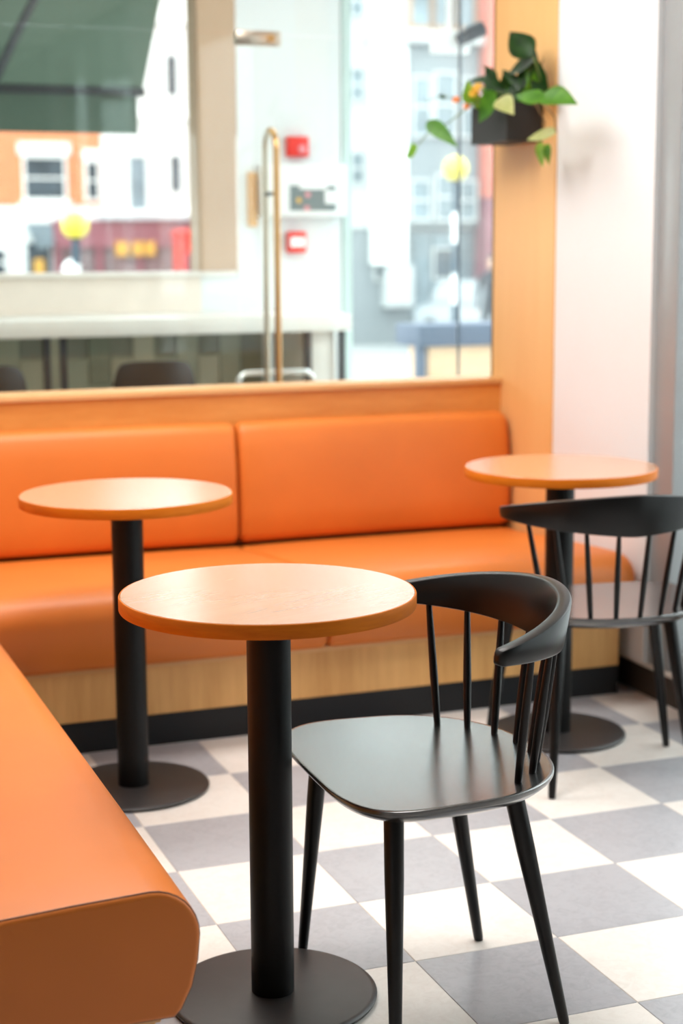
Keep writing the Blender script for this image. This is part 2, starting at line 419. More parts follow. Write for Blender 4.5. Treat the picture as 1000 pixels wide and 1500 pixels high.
bm = bmesh.new(); tube(bm, [(0.515, GY - 0.021, 2.106), (0.515, GY - 0.027, 2.106)], 0.014, 16); mesh_obj('pivot_cap', bm, M['bronze'], pf)
bx('patch_fitting', 0.384, 0.556, GY - 0.02, GY + 0.02, 0.012, 0.06, M['steel'], d1, 0.003)
hx = 0.515
for side, mt in ((-1, 'bronze'), (1, 'steel')):
    bm = bmesh.new(); pts = []
    R = 0.068
    for k in range(0, 9):
        a = PI / 2 * k / 8
        pts.append((hx, GY + side * R * math.sin(a), 1.705 + R * math.cos(a)))
    pts += [(hx, GY + side * R, 1.2), (hx, GY + side * R, 0.72)]
    for k in range(1, 9):
        a = PI / 2 * k / 8
        pts.append((hx, GY + side * R * math.cos(a), 0.72 - R * math.sin(a)))
    pts[0] = (hx, GY + side * 0.006, pts[0][2]); pts[-1] = (hx, GY + side * 0.006, pts[-1][2])
    tube(bm, pts, 0.0125, 14); mesh_obj('pull_handle', bm, M[mt], d1)
bm = bmesh.new(); tube(bm, [(hx, GY - 0.066, 1.54), (hx, GY + 0.066, 1.54)], 0.008, 10); mesh_obj('handle_bolt', bm, M['dark_metal'], d1)

# fire alarm devices on the white wall
WY = FY - 0.002
t = thing('alarm_sounder', 'small red fire alarm box above the panel on the white wall', 'alarm', (1.03, WY, 1.785))
bx('back_box', -0.05, 0.05, -0.045, -0.0005, -0.045, 0.045, M['red'], t, 0.006)
bm = bmesh.new(); tube(bm, [(0.016, -0.046, -0.012), (0.016, -0.056, -0.012)], [0.02, 0.017], 16); mesh_obj('lens', bm, M['pink'], t)
t = thing('fire_alarm_unit', 'white fire alarm control panel with grey display on the white wall', 'panel', (1.045, WY, 1.59))
bx('cabinet', -0.20, 0.20, -0.09, -0.0005, -0.115, 0.115, M['white_plastic'], t, 0.006)
fp = bx('display_plate', -0.075, 0.145, -0.0935, -0.0905, -0.09, 0.02, M['grey_plastic'], t, 0.001, 1)
bx('label_strip', -0.03, 0.10, -0.0965, -0.0940, 0.004, 0.03, M['white_plastic'], fp)
bx('key_block', 0.09, 0.142, -0.0965, -0.0940, -0.06, 0.0, M['white_plastic'], fp)
for (bxx, bz, mm) in ((-0.035, -0.045, 'amber'), (0.008, -0.02, 'pink'), (0.004, -0.08, 'pink')):
    bm = bmesh.new(); tube(bm, [(bxx, -0.0936, bz), (bxx, -0.0985, bz)], 0.012, 12); mesh_obj('button', bm, M[mm], fp)
t = thing('call_point', 'small red and white manual call point below the alarm panel', 'alarm', (1.02, WY, 1.36))
bx('housing', -0.042, 0.042, -0.05, -0.0005, -0.048, 0.048, M['red'], t, 0.005)
bx('glass_plate', -0.036, 0.036, -0.0525, -0.0503, -0.022, 0.022, M['white_plastic'], t, 0.001, 1)
t = thing('wall_plate', 'narrow pale wooden plate on the white wall beside the alarm panel', 'plate', (0.818, WY, 1.55))
bx('board', -0.022, 0.022, -0.022, -0.0005, -0.12, 0.12, M['pillar'], t, 0.006)
bx('mounting_strip', -0.008, 0.008, -0.025, -0.0222, -0.10, 0.10, M['lip'], t, 0.001, 1)

# bar counter along the street window
t = thing('bar_counter', 'white bar counter on dark legs along the counter room window', 'counter', (0, 0, 0))
bx('worktop', -1.74, 1.07, 3.60, 4.196, 0.985, 1.055, M['counter'], t, 0.004)
bx('end_panel', 0.90, 1.015, 3.66, 4.15, 0.001, 0.984, M['counter'], t, 0.003)
for lx in (-0.235, -0.168, 1.035, -1.2, 0.88):
    bx('leg', lx - 0.014, lx + 0.014, 3.62, 3.65, 0.001, 0.984, M['dark_metal'], t, 0.002, 1)
# glazed tiles on the wall below the counter, upright and staggered
bmq = bmesh.new(); box(bmq, 0.002, 0.098, -0.012, 0.0, 0.002, 0.238, 0.002, 1)
tm = []
for key in ('glaze1', 'glaze2', 'glaze3'):
    me = bpy.data.meshes.new('wall_tile'); bmq.to_mesh(me); me.materials.append(M[key]); tm.append(me)
bmq.free()
bx('tile_bed', -1.0, 0.86, FY - 0.008, FY - 0.0005, 0.0, 0.98, M['tgrout'], outer)
for i in range(18):
    for j in range(5):
        z0 = 0.02 + j * 0.24 - (0.12 if i % 2 else 0)
        if z0 < 0.0 or z0 + 0.24 > 0.985: continue
        o = bpy.data.objects.new('wall_tile', random.choice(tm)); link(o, outer)
        o.location = (-0.95 + i * 0.1, FY - 0.0085, z0)

# bar stools in front of the counter
def stool(loc, rz, label, shell):
    t = thing('bar_stool', label, 'stool', loc, rz, 'bar stools at the window counter')
    bm = bmesh.new()
    lathe(bm, [(0.0005, 0.625), (0.15, 0.625), (0.18, 0.64), (0.178, 0.655), (0.15, 0.66), (0.0005, 0.655)], 28)
    mesh_obj('seat', bm, M['stool_dark'], t)
    for sx in (-1, 1):
        for sy in (-1, 1):
            bm = bmesh.new(); tube(bm, [(sx * 0.12, sy * 0.12, 0.63), (sx * 0.19, sy * 0.19, 0.0)], [0.011, 0.009], 10)
            mesh_obj('leg', bm, M['dark_metal'] if shell else M['chrome'], t)
    bm = bmesh.new(); q = 0.165
    tube(bm, [(-q, -q, 0.23), (q, -q, 0.23), (q, q, 0.23), (-q, q, 0.23), (-q, -q, 0.23)], 0.008, 8)
    mesh_obj('foot_ring', bm, M['dark_metal'] if shell else M['chrome'], t)
    if shell:
        bm = bmesh.new(); rows = []
        for side in (0, 1):
            for k in range(9):
                zz = 0.66 + 0.245 * k / 8
                w = 0.165 if k < 5 else 0.165 - 0.035 * ((k - 4) / 4) ** 2.2
                row = []
                for i in range(13):
                    u = -1 + 2 * i / 12
                    row.append(bm.verts.new((u * w, -0.165 - 0.02 * k / 8 + 0.06 * u * u + side * 0.018, zz - (0.012 * abs(u) ** 4 if k == 8 else 0))))
                rows.append(row)
        for base in (0, 9):
            for k in range(8):
                for i in range(12): bm.faces.new((rows[base + k][i], rows[base + k][i + 1], rows[base + k + 1][i + 1], rows[base + k + 1][i]))
        for k in range(8):
            for i in (0, 12): bm.faces.new((rows[k][i], rows[k + 1][i], rows[9 + k + 1][i], rows[9 + k][i]))
        for i in range(12):
            for k in (0, 8): bm.faces.new((rows[k][i], rows[k][i + 1], rows[9 + k][i + 1], rows[9 + k][i]))
        mesh_obj('backrest', bm, M['stool_dark'], t)
    else:
        bm = bmesh.new(); pts = [(-0.155, -0.13, 0.63), (-0.158, -0.15, 0.78)]
        for k in range(7):
            a = PI - PI / 2 * k / 6; pts.append((-0.115 + 0.045 * math.cos(a), -0.16, 0.80 + 0.045 * math.sin(a)))
        for k in range(7):
            a = PI / 2 - PI / 2 * k / 6; pts.append((0.115 + 0.045 * math.cos(a), -0.16, 0.80 + 0.045 * math.sin(a)))
        pts += [(0.158, -0.15, 0.78), (0.155, -0.13, 0.63)]
        tube(bm, pts, 0.011, 10); mesh_obj('back_hoop', bm, M['chrome'], t)
    return t
stool((0.125, 3.42, 0), 0.0, 'bar stool with a dark rounded back in front of the black counter legs', True)
stool((-0.54, 3.42, 0), 0.0, 'dark backed bar stool at the left edge of the picture', True)
stool((0.612, 3.42, 0), 0.0, 'bar stool with a pale chrome tube back behind the door handle', False)

# ================================================================== BANQUETTES
def inset(prof, s):
    n = len(prof); out = []
    for i in range(n):
        a = Vector(prof[i - 1]); p = Vector(prof[i]); b = Vector(prof[(i + 1) % n])
        t = (b - a).normalized() if (b - a).length > 1e-9 else Vector((1, 0))
        nrm = Vector((-t.y, t.x))
        out.append(p + nrm * s)
    return out
def arc(cx, cz, r, a0, a1, n):
    return [(cx + r * math.cos(math.radians(a0 + (a1 - a0) * i / n)), cz + r * math.sin(math.radians(a0 + (a1 - a0) * i / n))) for i in range(n + 1)]
def loft(bm, prof, s0, s1, put, r0, r1, crown=0.0, seg=5, mid=10):
    """prof counter-clockwise (u, z); swept from s0 to s1 with rounded ends of radius r0, r1"""
    st = []
    for k in range(seg + 1):
        a = PI / 2 * k / seg
        st.append((s0 + r0 * (1 - math.sin(a)), r0 * (1 - math.cos(a))))
    st = [(s0 + r0 * (1 - math.cos(PI / 2 * k / seg)), r0 * (1 - math.sin(PI / 2 * k / seg))) for k in range(seg + 1)]
    for k in range(1, mid): st.append((s0 + r0 + (s1 - r1 - s0 - r0) * k / mid, 0))
    st += [(s1 - r1 * (1 - math.cos(PI / 2 * k / seg)), r1 * (1 - math.sin(PI / 2 * k / seg))) for k in range(seg, -1, -1)]
    rings = []
    for s, ins in st:
        f = (s - s0) / (s1 - s0)
        cr = crown * (1 - (2 * f - 1) ** 4)
        rings.append([bm.verts.new(put(s, p.x, p.y + (cr if p.y > 0.33 else 0))) for p in inset(prof, ins)])
    n = len(prof)
    for a, b in zip(rings, rings[1:]):
        for i in range(n): bm.faces.new((a[i], a[(i + 1) % n], b[(i + 1) % n], b[i]))
    bm.faces.new(rings[0][::-1]); bm.faces.new(rings[-1])
    return rings

# seat section: u = distance back from the foremost point, z = height
def seat_profile(depth, z_front, z_back, zb=0.238):
    p = [(0.035, zb)] + [(0.03, zb + 0.001)]
    p = []
    p += [(depth, zb), (depth, z_back)][::1]
    top = [(0.075 + (depth - 0.02 - 0.075) * k / 6, z_front + (z_back - z_front) * (k / 6) ** 1.3) for k in range(6, -1, -1)]
    p += top
    p += arc(0.075, z_front - 0.075, 0.075, 90, 180, 8)[1:]
    p += [(0.004, z_front - 0.115), (0.014, z_front - 0.155), (0.03, zb + 0.012), (0.042, zb)]
    return p
# the order above runs anticlockwise when u is mirrored; inset() expects inward normals, checked by sign below
def fix(prof):
    A = sum(prof[i - 1][0] * prof[i][1] - prof[i][0] * prof[i - 1][1] for i in range(len(prof)))
    return prof if A > 0 else prof[::-1]

bb = thing('banquette', 'long orange leather banquette with timber base below the ledge', 'banquette', (0, 0, 0))
YF = 1.150
prof = fix(seat_profile(0.86, 0.437, 0.385))
for name, s0, s1, r0, r1 in (('seat_cushion', -1.70, 0.0665, 0.012, 0.018), ('seat_cushion', 0.0705, 1.046, 0.018, 0.05)):
    bm = bmesh.new(); loft(bm, prof, s0, s1, lambda s, u, z: (s, YF + u, z), r0, r1, 0.004)
    mesh_obj(name, bm, M['leather'], bb, angle=60)
# back cushions: leaning section with rolled top
bp = [(0.10, 0.395), (0.115, 0.76)] + arc(0.068, 0.737, 0.047, 20, 160, 10) + [(0.012, 0.70), (0.003, 0.62), (-0.002, 0.5), (0.0, 0.43), (0.010, 0.405), (0.03, 0.395)]
bp = fix(bp)
for s0, s1, r0, r1 in ((-1.70, 0.0650, 0.012, 0.022), (0.0715, 1.044, 0.022, 0.040)):
    bm = bmesh.new(); loft(bm, bp, s0, s1, lambda s, u, z: (s, 1.995 + u, z), r0, r1, 0.003)
    mesh_obj('back_cushion', bm, M['leather'], bb, angle=60)
bx('base_panel', -0.935, 1.016, 1.220, 2.110, 0.0885, 0.222, M['panel'], bb, 0.001, 1)
bx('base_lip', -0.935, 1.016, 1.208, 1.30, 0.2225, 0.2375, M['lip'], bb, 0.003)
bx('seat_board', -1.70, 1.016, 1.301, 2.110, 0.2225, 0.2375, M['lip'], bb)
bx('kick_board', -0.935, 1.015, 1.221, 1.26, 0.0005, 0.088, M['kick'], bb, 0.001, 1)

lb = thing('banquette', 'orange leather banquette running along the left toward the viewer', 'banquette', (0, 0, 0))
XF = -0.874; YE = -0.842
prof2 = fix(seat_profile(0.75, 0.437, 0.392))
bm = bmesh.new()
loft(bm, prof2, YE, 1.144, lambda s, u, z: (XF - u, s, z), 0.010, 0.02, 0.004, mid=16)
seat = mesh_obj('seat_cushion', bm, M['leather'], lb, angle=50)
bm = bmesh.new()
pts = [(XF - p.x, YE + 0.006, p.y + (0.0 if p.y > 0.33 else 0)) for p in inset(prof2, 0.0025)]
vis = [q for q in pts]
k0 = max(range(len(vis)), key=lambda i: (-vis[i][0], -vis[i][2]))
loop = vis[k0:] + vis[:k0]
tube(bm, loop + [loop[0]], 0.0022, 8, cap=False)
mesh_obj('seam', bm, M['seam'], seat)
bpl = [(0.10, 0.395), (0.115, 0.76)] + arc(0.068, 0.737, 0.047, 20, 160, 10) + [(0.012, 0.70), (0.003, 0.62), (-0.002, 0.5), (0.0, 0.43), (0.010, 0.405), (0.03, 0.395)]
bm = bmesh.new(); loft(bm, fix(bpl), YE, 1.14, lambda s, u, z: (-1.612 - u, s, z), 0.012, 0.02, 0.003)
mesh_obj('back_cushion', bm, M['leather'], lb, angle=60)
bx('base_panel', -1.72, -0.937, -0.805, 1.215, 0.0885, 0.222, M['panel'], lb, 0.001, 1)
bx('base_lip', -1.72, -0.930, -0.815, 1.205, 0.2225, 0.2375, M['lip'], lb, 0.003)
bx('kick_board', -1.72, -0.938, -0.803, 1.215, 0.0005, 0.088, M['kick'], lb, 0.001, 1)

# ================================================================== TABLES
TD, TZ = 0.521, 0.754
def make_table():
    t = thing('cafe_table', 'x', 'table')
    R = TD / 2
    bm = bmesh.new(); lathe(bm, [(0.0005, TZ - 0.024), (R - 0.003, TZ - 0.024), (R - 0.003, TZ - 0.0012), (R - 0.004, TZ), (0.0005, TZ)], 96)
    mesh_obj('table_top', bm, M['top'], t, angle=30)
    bm = bmesh.new(); lathe(bm, [(R - 0.0028, TZ - 0.0255), (R - 0.001, TZ - 0.0255), (R, TZ - 0.0235), (R, TZ - 0.0028), (R - 0.0012, TZ - 0.0008), (R - 0.0028, TZ - 0.0006)], 96, cap=False)
    mesh_obj('edge_band', bm, M['edge'], t, angle=50)
    bm = bmesh.new(); lathe(bm, [(0.0005, TZ - 0.030), (0.12, TZ - 0.030), (0.12, TZ - 0.0245), (0.0005, TZ - 0.0245)], 40)
    mesh_obj('mounting_plate', bm, M['black_metal'], t, angle=30)
    bm = bmesh.new(); lathe(bm, [(0.039, 0.0135), (0.039, TZ - 0.0305)], 48)
    mesh_obj('pole', bm, M['black_metal'], t, angle=30)
    bm = bmesh.new(); lathe(bm, [(0.0005, 0.001), (0.182, 0.001), (0.189, 0.0035), (0.190, 0.008), (0.187, 0.011), (0.180, 0.0122), (0.0005, 0.013)], 72)
    mesh_obj('base_plate', bm, M['base_metal'], t, angle=50)
    return t
tb = make_table()
tables = [((-0.605, -0.347), 'nearest round wooden cafe table on a black pole beside the front chair'),
          ((-0.564, 0.892), 'round wooden cafe table at the left in front of the banquette'),
          ((0.645, 0.915), 'round wooden cafe table at the right behind the far chair')]
for k, ((x, y), lab) in enumerate(tables):
    o = tb if k == 0 else copy_tree(tb)
    o.location = (x, y, 0); o.rotation_euler.z = 0.4 + 0.9 * k
    o['label'] = lab; o['group'] = 'round cafe tables'

# ================================================================== CHAIRS
def make_chair():
    c = thing('spindle_chair', 'x', 'chair')
    # seat: rounded outline, dished top, bevelled underside
    N = 72
    def outline(s):
        pts = []
        for i in range(N):
            a = 2 * PI * i / N
            ca, sa = math.cos(a), math.sin(a)
            e = 2 / 3.8 if sa > 0 else 2 / 2.3
            X = (abs(ca) ** e) * (1 if ca >= 0 else -1); Y = (abs(sa) ** e) * (1 if sa >= 0 else -1)
            w = 0.264 + 0.018 * Y if Y > 0 else 0.264 - 0.012 * (-Y)
            pts.append((X * w * s, (Y * 0.199 if Y > 0 else Y * 0.232) * s))
        return pts
    def topz(x, y, s):
        return 0.451 - 0.009 * (1 - s * s) + 0.003 * (x / 0.26) ** 2 - 0.004 * max(0, y / 0.22) ** 2
    bm = bmesh.new(); rings = []
    for s in (0.02, 0.25, 0.5, 0.75, 0.9, 0.97, 0.992, 1.0):
        o = outline(s)
        rings.append([bm.verts.new((x, y, topz(x, y, s) - (0.0015 if s == 1.0 else 0))) for x, y in o])
    for s, dz in ((1.0, -0.006), (0.992, -0.0095), (0.94, -0.021), (0.87, -0.0275), (0.6, -0.029), (0.02, -0.029)):
        o = outline(s)
        rings.append([bm.verts.new((x, y, 0.4515 + dz - (0.004 * max(0, y / 0.22) ** 2 if s > 0.9 else 0.003))) for x, y in o])
    for a, b in zip(rings, rings[1:]):
        for i in range(N): bm.faces.new((a[i], a[(i + 1) % N], b[(i + 1) % N], b[i]))
    bm.faces.new(rings[0]); bm.faces.new(rings[-1][::-1])
    mesh_obj('seat', bm, M['seat_lacquer'], c, angle=45)
    zl = 0.424
    for s in (-1, 1):
        for foot, top in (((0.256, 0.134), (0.196, 0.115)), ((0.188, -0.208), (0.145, -0.123))):
            f = Vector((s * foot[0], foot[1], 0)); t = Vector((s * top[0], top[1], zl))
            bm = bmesh.new(); tube(bm, [f, f.lerp(t, 0.02), f.lerp(t, 0.35), f.lerp(t, 0.75), f.lerp(t, 1.0)], [0.0085, 0.0095, 0.0125, 0.0165, 0.0172], 20)
            mesh_obj('leg', bm, M['black_wood'], c, angle=50)
    # rail
    def rail_at(th):
        k = abs(th) / 1.31
        top = 0.757 - 0.048 * k ** 1.6
        h = 0.104 - 0.074 * k ** 1.35
        return top, h
    bm = bmesh.new(); rings = []
    K = 48
    for i in range(K + 1):
        th = -1.31 + 2.62 * i / K
        top, h = rail_at(th); k = abs(th) / 1.31
        bot = top - h
        a_m, b_m, yc = 0.268, 0.264, 0.024
        n = Vector((math.sin(th), -math.cos(th), 0))
        lean = 0.16
        def P(off, z): 
            q = Vector((a_m * math.sin(th), yc - b_m * math.cos(th), z)) + n * (off + lean * (z - 0.655))
            return q
        w = 0.0130; rr = 0.0042
        sec = [(-w + rr, bot), (w - rr, bot), (w - rr * 0.3, bot + rr * 0.3), (w, bot + rr), (w + 0.001, (top + bot) / 2), (w, top - rr), (w - rr * 0.3, top - rr * 0.3), (w - rr, top),
               (-w + rr, top), (-w + rr * 0.3, top - rr * 0.3), (-w, top - rr), (-w - 0.001, (top + bot) / 2), (-w, bot + rr), (-w + rr * 0.3, bot + rr * 0.3)]
        rings.append([P(u, z) for u, z in sec])
    def tip(r, dirv, amt):
        c0 = sum(r, Vector()) / len(r)
        return [[c0 + (p - c0) * sc + dirv * d for p in r] for sc, d in ((0.9, amt * 0.45), (0.68, amt * 0.8), (0.3, amt))]
    d0 = (sum(rings[0], Vector()) - sum(rings[1], Vector())).normalized()
    d1_ = (sum(rings[-1], Vector()) - sum(rings[-2], Vector())).normalized()
    full = tip(rings[0], d0, 0.012)[::-1] + rings + tip(rings[-1], d1_, 0.012)
    V = [[bm.verts.new(p) for p in r] for r in full]
    n = len(V[0])
    for a, b in zip(V, V[1:]):
        for i in range(n): bm.faces.new((a[i], a[(i + 1) % n], b[(i + 1) % n], b[i]))
    bm.faces.new(V[0]); bm.faces.new(V[-1][::-1])
    mesh_obj('back_rail', bm, M['black_wood'], c, angle=50)
    for i in range(-7, 8, 2):
        tb_, tt = i / 2 * 0.297, i / 2 * 0.289
        b = Vector((0.210 * math.sin(tb_), -0.017 - 0.195 * math.cos(tb_), 0.447))
        top, h = rail_at(tt)
        t = Vector((0.270 * math.sin(tt), 0.025 - 0.266 * math.cos(tt), top - h + 0.008))
        bm = bmesh.new(); tube(bm, [b, b.lerp(t, 0.1), b.lerp(t, 0.4), b.lerp(t, 0.75), t], [0.0062, 0.0068, 0.0078, 0.0068, 0.0055], 14)
        mesh_obj('spindle', bm, M['black_wood'], c, angle=60)
    return c
ch = make_chair()
ch.location = (-0.364, -0.441, 0); ch.rotation_euler.z = 1.539
ch['label'] = 'black wooden spindle back chair in front, pulled up to the nearest table'; ch['group'] = 'black spindle back chairs'
c2 = copy_tree(ch)
c2.location = (0.594, 0.61, 0); c2.rotation_euler.z = -0.153
c2['label'] = 'black wooden spindle back chair at the right, its back turned to the viewer'

# ================================================================== PLANT ON THE PIER
pl = thing('wall_planter', 'black box planter with trailing green plant hung on the veneered pier', 'planter', (1.05, 1.85, 1.675))
PX, PY, PZ = 1.05, 1.85, 1.675
def rel(p): return Vector(p) - Vector((PX, PY, PZ))
bm = bmesh.new()
y0, y1 = 1.825 - PY, 2.09 - PY
for (a, b, c_, d, e, f_) in ((-0.13, -0.004, y0, y1, 0.0, 0.006), (-0.13, -0.124, y0, y1, 0.006, 0.122), (-0.010, -0.004, y0, y1, 0.006, 0.122), (-0.124, -0.010, y0, y0 + 0.006, 0.006, 0.122), (-0.124, -0.010, y1 - 0.006, y1, 0.006, 0.122)):
    box(bm, a, b, c_, d, e, f_)
mesh_obj('box', bm, M['pot'], pl, smooth=False)
bx('soil', -0.123, -0.011, y0 + 0.007, y1 - 0.007, 0.007, 0.108, M['soil'], pl)
def leaf(b, t, w, mat, nh=(-0.62, -0.62, 0.45), fold=0.18, droop=0.1):
    b = rel(b); t = rel(t); ax = t - b; L = ax.length; ax.normalize()
    n = Vector(nh); n = (n - ax * n.dot(ax)).normalized(); s = ax.cross(n)
    bm = bmesh.new(); top = []
    prof = [(0.0, 0.0), (0.05, 0.42), (0.14, 0.78), (0.28, 1.0), (0.45, 0.95), (0.62, 0.72), (0.78, 0.44), (0.9, 0.2), (1.0, 0.0)]
    for u, hw in prof:
        p = b + ax * (L * u) - n * (droop * L * (u - 0.3) ** 2)
        hw = hw * w * 0.66
        if hw == 0: top.append([bm.verts.new(p)])
        else: top.append([bm.verts.new(p + s * hw * q + n * (abs(q) * hw * fold)) for q in (-1, -0.5, 0, 0.5, 1)])
    for a, c_ in zip(top, top[1:]):
        if len(a) == 1:
            for i in range(4): bm.faces.new((a[0], c_[i], c_[i + 1]))
        elif len(c_) == 1:
            for i in range(4): bm.faces.new((a[i + 1], a[i], c_[0]))
        else:
            for i in range(4): bm.faces.new((a[i], c_[i], c_[i + 1], a[i + 1]))
    res = bmesh.ops.solidify(bm, geom=list(bm.faces), thickness=0.0008)
    return mesh_obj('leaf', bm, M[mat], pl, angle=70)
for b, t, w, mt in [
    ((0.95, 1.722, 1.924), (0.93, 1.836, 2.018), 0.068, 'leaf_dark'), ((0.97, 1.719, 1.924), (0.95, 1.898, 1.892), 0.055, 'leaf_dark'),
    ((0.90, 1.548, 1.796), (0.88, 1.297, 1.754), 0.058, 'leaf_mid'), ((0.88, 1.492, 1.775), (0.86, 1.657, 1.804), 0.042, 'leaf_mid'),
    ((0.885, 1.833, 1.825), (0.865, 1.926, 1.736), 0.060, 'leaf_mid'), ((0.885, 1.808, 1.806), (0.865, 1.670, 1.748), 0.050, 'leaf_pale'),  # the pale leaf has its shine put into the colour
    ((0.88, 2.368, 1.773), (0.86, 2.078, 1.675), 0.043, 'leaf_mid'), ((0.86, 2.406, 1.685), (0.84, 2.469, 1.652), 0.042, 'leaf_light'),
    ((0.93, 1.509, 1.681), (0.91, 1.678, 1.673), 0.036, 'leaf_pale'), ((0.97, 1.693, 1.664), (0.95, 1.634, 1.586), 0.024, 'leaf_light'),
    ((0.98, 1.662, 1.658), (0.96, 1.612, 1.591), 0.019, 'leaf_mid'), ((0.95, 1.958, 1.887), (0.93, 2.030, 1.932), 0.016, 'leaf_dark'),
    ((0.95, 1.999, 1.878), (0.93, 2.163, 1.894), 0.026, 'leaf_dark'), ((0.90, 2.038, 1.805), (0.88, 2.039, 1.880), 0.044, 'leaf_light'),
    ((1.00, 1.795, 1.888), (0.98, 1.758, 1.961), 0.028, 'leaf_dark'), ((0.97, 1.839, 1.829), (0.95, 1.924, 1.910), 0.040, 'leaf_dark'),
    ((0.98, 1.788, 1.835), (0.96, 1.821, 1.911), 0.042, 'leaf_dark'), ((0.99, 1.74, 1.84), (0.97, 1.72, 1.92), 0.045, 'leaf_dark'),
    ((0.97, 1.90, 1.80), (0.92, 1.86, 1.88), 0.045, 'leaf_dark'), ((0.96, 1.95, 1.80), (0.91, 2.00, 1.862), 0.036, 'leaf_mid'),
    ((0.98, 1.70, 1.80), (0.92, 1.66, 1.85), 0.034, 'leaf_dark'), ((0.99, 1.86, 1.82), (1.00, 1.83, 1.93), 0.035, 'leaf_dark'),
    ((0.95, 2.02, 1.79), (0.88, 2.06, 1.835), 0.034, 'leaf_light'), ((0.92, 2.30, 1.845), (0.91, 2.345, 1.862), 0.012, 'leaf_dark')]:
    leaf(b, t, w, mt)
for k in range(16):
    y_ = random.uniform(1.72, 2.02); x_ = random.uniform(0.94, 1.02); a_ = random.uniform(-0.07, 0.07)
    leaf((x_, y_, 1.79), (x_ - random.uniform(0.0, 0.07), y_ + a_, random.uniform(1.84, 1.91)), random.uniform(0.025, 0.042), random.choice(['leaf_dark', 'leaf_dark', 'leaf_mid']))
def stem(pts, r, mat='stem'):
    bm = bmesh.new(); tube(bm, [rel(p) for p in pts], r, 7); mesh_obj('stem', bm, M[mat], pl)
stem([(0.98, 1.95, 1.78), (0.90, 1.996, 1.807), (0.90, 2.07, 1.797), (0.90, 2.234, 1.757), (0.88, 2.368, 1.727), (0.86, 2.406, 1.690)], 0.0022)
stem([(0.90, 2.30, 1.752), (0.885, 2.35, 1.765), (0.88, 2.368, 1.773)], 0.0018)
stem([(0.98, 2.0, 1.78), (0.92, 2.092, 1.837), (0.92, 2.251, 1.843), (0.92, 2.343, 1.857), (0.92, 2.479, 1.847)], 0.0012)
stem([(0.99, 1.72, 1.78), (0.95, 1.681, 1.79), (0.95, 1.612, 1.765), (0.95, 1.558, 1.731), (0.93, 1.509, 1.682)], 0.0022, 'twig')
stem([(0.98, 1.70, 1.78), (0.93, 1.66, 1.79), (0.95, 1.62, 1.72), (0.97, 1.68, 1.665)], 0.002, 'twig')
stem([(1.0, 1.75, 1.78), (0.99, 1.73, 1.86), (0.96, 1.722, 1.926)], 0.003)
stem([(1.0, 1.80, 1.78), (1.02, 1.80, 1.88), (1.03, 1.79, 1.93), (1.03, 1.83, 1.88)], 0.0018, 'twig')
stem([(0.97, 1.60, 1.79), (0.92, 1.57, 1.80), (0.90, 1.548, 1.796)], 0.002)
stem([(0.98, 1.86, 1.78), (0.93, 1.84, 1.82), (0.885, 1.833, 1.825)], 0.002)
def flower(c_, r, mat):
    bm = bmesh.new(); c0 = rel(c_)
    ax = Vector((-0.6, -0.6, 0.5)).normalized(); u = ax.orthogonal().normalized(); v = ax.cross(u)
    for k in range(6):
        a = 2 * PI * k / 6; d = u * math.cos(a) + v * math.sin(a); e = ax.cross(d)
        q = [bm.verts.new(c0 + p) for p in (ax * 0.002, d * r * 0.6 + e * r * 0.32 + ax * 0.006, d * r * 1.1 + ax * 0.003, d * r * 0.6 - e * r * 0.32 + ax * 0.006)]
        bm.faces.new(q)
    bmesh.ops.solidify(bm, geom=list(bm.faces), thickness=0.0012)
    mesh_obj('flower', bm, M[mat], pl)
flower((0.90, 2.002, 1.853), 0.020, 'petal_y'); flower((0.90, 2.168, 1.827), 0.016, 'petal_o')
flower((0.89, 2.059, 1.798), 0.016, 'petal_o'); flower((0.89, 2.01, 1.835), 0.018, 'petal_y')
stem([(0.97, 2.0, 1.78), (0.93, 2.0, 1.83), (0.905, 2.002, 1.85)], 0.0014)
stem([(0.97, 2.03, 1.78), (0.93, 2.12, 1.82), (0.905, 2.168, 1.825)], 0.0014)
stem([(0.97, 2.03, 1.78), (0.92, 2.05, 1.80), (0.893, 2.059, 1.798)], 0.0014)

# ================================================================== STREET
bm = bmesh.new()
prof_g = [(-40, -0.14), (8, -0.14), (28, -0.8), (120, -0.8)]
vv = [[bm.verts.new((x, y, z)) for x in (-60, 80)] for y, z in prof_g]
for a, b in zip(vv, vv[1:]): bm.faces.new((a[0], a[1], b[1], b[0]))
r = bmesh.ops.extrude_face_region(bm, geom=list(bm.faces))
for v in [g for g in r['geom'] if isinstance(g, bmesh.types.BMVert)]: v.co.z -= 0.3
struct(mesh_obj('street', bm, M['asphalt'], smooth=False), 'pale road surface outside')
struct(bx('pavement', -30, 30, FY + 0.17, 7.9, -0.139, -0.125, M['paving']), 'pavement outside the entrance')
struct(bx('pavement', 1.33, 5.0, -30, FY + 0.165, -0.139, -0.125, M['paving']), 'pavement outside the street window')

